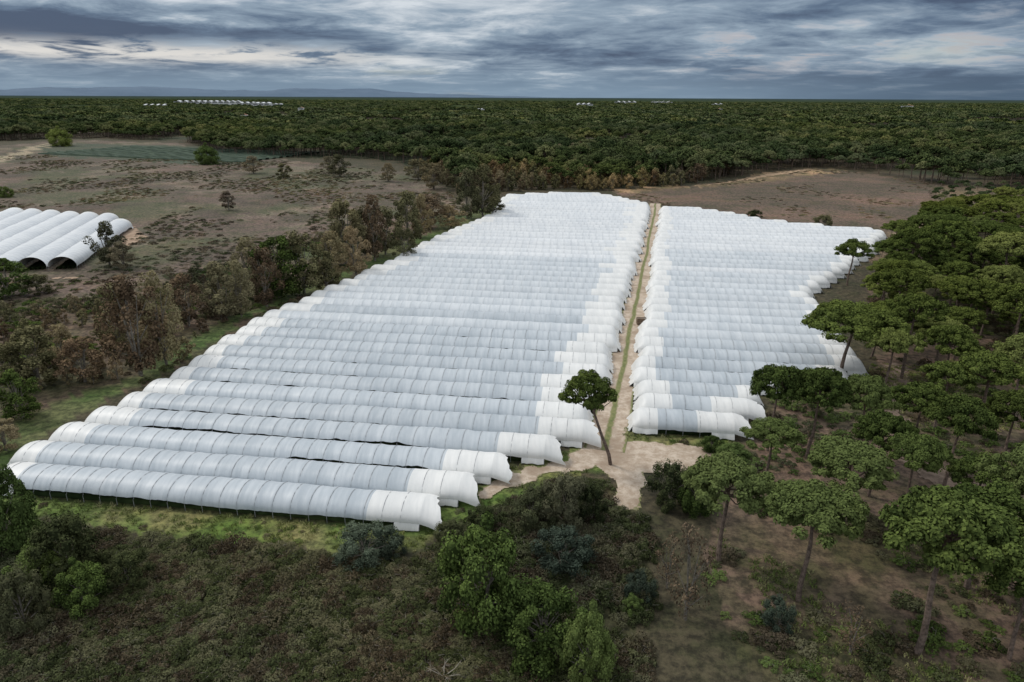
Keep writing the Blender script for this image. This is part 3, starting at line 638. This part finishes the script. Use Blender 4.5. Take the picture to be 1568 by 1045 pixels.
for a in [(290,4200,34,18,240),(318,3700,30,22,200),(348,3500,36,24,240),(378,3300,24,20,160),(402,3000,22,22,140),(425,3200,14,16,120),(240,3000,30,15,80),(893,3600,22,18,120),(735,2100,9,16,40),(955,5000,30,20,160),(1010,5200,30,20,160),(1095,4000,14,18,100)]:
    build('warehouse', *a, bays=max(2, a[2]//7))
for a in [(372,1500,9,14,22),(460,2300,8,15,25),(1385,3800,14,18,60),(1100,2500,7,15,22)]:
    build('farmhouse', *a, roof=M_rroof, bays=1)
g = Geo(); g.box(-1.1, 1.1, -.8, .8, .1, .2, 0)
for x0 in (-1.05, 1.0):
    for y0 in (-.78, .7): g.box(x0, x0+.08, y0, y0+.08, .2, 1.4, 0)
for z0 in (.3, .6, .9, 1.2):
    g.box(-1.12, 1.12, -.84, -.79, z0, z0+.22, 0); g.box(-1.12, 1.12, .79, .84, z0, z0+.22, 0); g.box(-1.13, -1.08, -.78, .78, z0, z0+.22, 0); g.box(1.09, 1.14, -.78, .78, z0, z0+.22, 0)
X, Y = G(982, 497); add_obj('wooden_crate', g.mesh('wooden_crate', [M_wood]), (X, Y, .06))

# ---- world
w = bpy.data.worlds.new('World'); scene.world = w; w.use_nodes = True; t = NT(w.node_tree); bg = w.node_tree.nodes['Background']
SUN_EL, SUN_AZ = math.radians(48), math.radians(-62)
sky = t.new('ShaderNodeTexSky', sky_type='NISHITA'); sky.sun_disc = False; sky.sun_elevation = SUN_EL; sky.sun_rotation = SUN_AZ
tc = t.new('ShaderNodeTexCoord').outputs['Generated']; sp = t.new('ShaderNodeSeparateXYZ'); t.l.new(tc, sp.inputs[0]); sx, sy, sz = sp.outputs
z = t.math('MAXIMUM', sz, 0.); az = t.math('ARCTAN2', sx, sy)
inv = t.math('DIVIDE', 1., t.math('ADD', z, .095)); cx = t.math('MULTIPLY', sx, inv); cy = t.math('MULTIPLY', sy, inv)
cb = t.new('ShaderNodeCombineXYZ'); t.l.new(cx, cb.inputs[0]); t.l.new(t.math('MULTIPLY', cy, 1.0), cb.inputs[1]); cb.inputs[2].default_value = 7.1
n1 = t.noise(cb.outputs[0], .40, 8, .50, .3); n2 = t.noise(cb.outputs[0], 1.6, 9, .62, .3)
def gauss(v, c, s):
    q = t.math('DIVIDE', t.math('SUBTRACT', v, c), s); return t.math('EXPONENT', t.math('MULTIPLY', t.math('MULTIPLY', q, q), -1.))
def M(a, b): return t.math('MULTIPLY', a, b)
lum = t.math('ADD', M(n1, .5), M(n2, .5))
left = t.mr(az, -.02, -.38); right = t.mr(az, .15, .6)
zw = t.math('ADD', z, M(t.math('SUBTRACT', n2, .5), .030))
lum = t.math('SUBTRACT', lum, M(M(gauss(zw, .075, .014), left), .12))
lum = t.math('ADD', lum, M(M(gauss(az, -0.08, .22), t.mr(z, .02, .09)), .095))
lum = t.math('ADD', lum, M(M(gauss(az, -0.55, .14), gauss(zw, .118, .018)), .095))
lum = t.math('ADD', lum, M(M(gauss(az, 0.50, .16), gauss(zw, .115, .02)), .055))
lum = t.math('SUBTRACT', lum, M(M(gauss(az, 0.10, .12), gauss(zw, .120, .012)), .10))
lum = t.math('SUBTRACT', lum, M(right, .03))
ramp = t.new('ShaderNodeValToRGB'); t.l.new(lum, ramp.inputs[0]); e = ramp.color_ramp.elements
e[0].position = .38; e[0].color = (.070, .100, .165, 1); e[1].position = .64; e[1].color = (.66, .71, .76, 1)
q = ramp.color_ramp.elements.new(.45); q.color = (.125, .180, .265, 1); q = ramp.color_ramp.elements.new(.54); q.color = (.28, .36, .45, 1)
col = ramp.outputs[0]
hz = t.mr(zw, .048, .002); hcol = t.mix(right, (.21, .30, .40), (.080, .128, .192)); col = t.mix(M(hz, .88), col, hcol)
band = M(M(gauss(zw, .049, .010), left), t.mr(n2, .38, .52)); col = t.mix(band, col, (.72, .70, .67))
pink = M(M(gauss(z, .060, .03), t.mr(az, .1, .3)), t.mr(n2, .52, .64)); col = t.mix(M(pink, .7), col, (.40, .37, .39))
vs = t.new('ShaderNodeVectorMath', operation='SCALE'); t.l.new(col, vs.inputs[0]); vs.inputs['Scale'].default_value = 10.
gap = t.mr(n1, .60, .72, .97, .6)
col = t.mix(t.mr(z, .14, .42), vs.outputs[0], (7.6, 8.0, 8.5))
final = t.mix(t.math('MAXIMUM', gap, t.mr(z, .12, .3)), sky.outputs[0], col)
t.l.new(final, bg.inputs[0]); bg.inputs[1].default_value = .1
sd = bpy.data.lights.new('sun', 'SUN'); sd.energy = 1.5; sd.angle = math.radians(10); sd.color = (1, .94, .86); so = bpy.data.objects.new('sun', sd); scene.collection.objects.link(so)
dv = Vector((math.sin(SUN_AZ)*math.cos(SUN_EL), math.cos(SUN_AZ)*math.cos(SUN_EL), math.sin(SUN_EL))); so.rotation_euler = dv.to_track_quat('Z', 'Y').to_euler()
scene.view_settings.view_transform = 'Standard'; scene.view_settings.look = 'None'; scene.view_settings.exposure = 0

cd = bpy.data.cameras.new('camera'); cd.sensor_width = 36; cd.lens = 36*FPX/1568; cd.clip_end = 90000; cd.clip_start = .5
co = bpy.data.objects.new('camera', cd); scene.collection.objects.link(co)
co.matrix_world = Matrix(((Rv[0], Uv[0], -f0[0], 0), (Rv[1], Uv[1], -f0[1], 0), (Rv[2], Uv[2], -f0[2], H), (0, 0, 0, 1)))
scene.camera = co
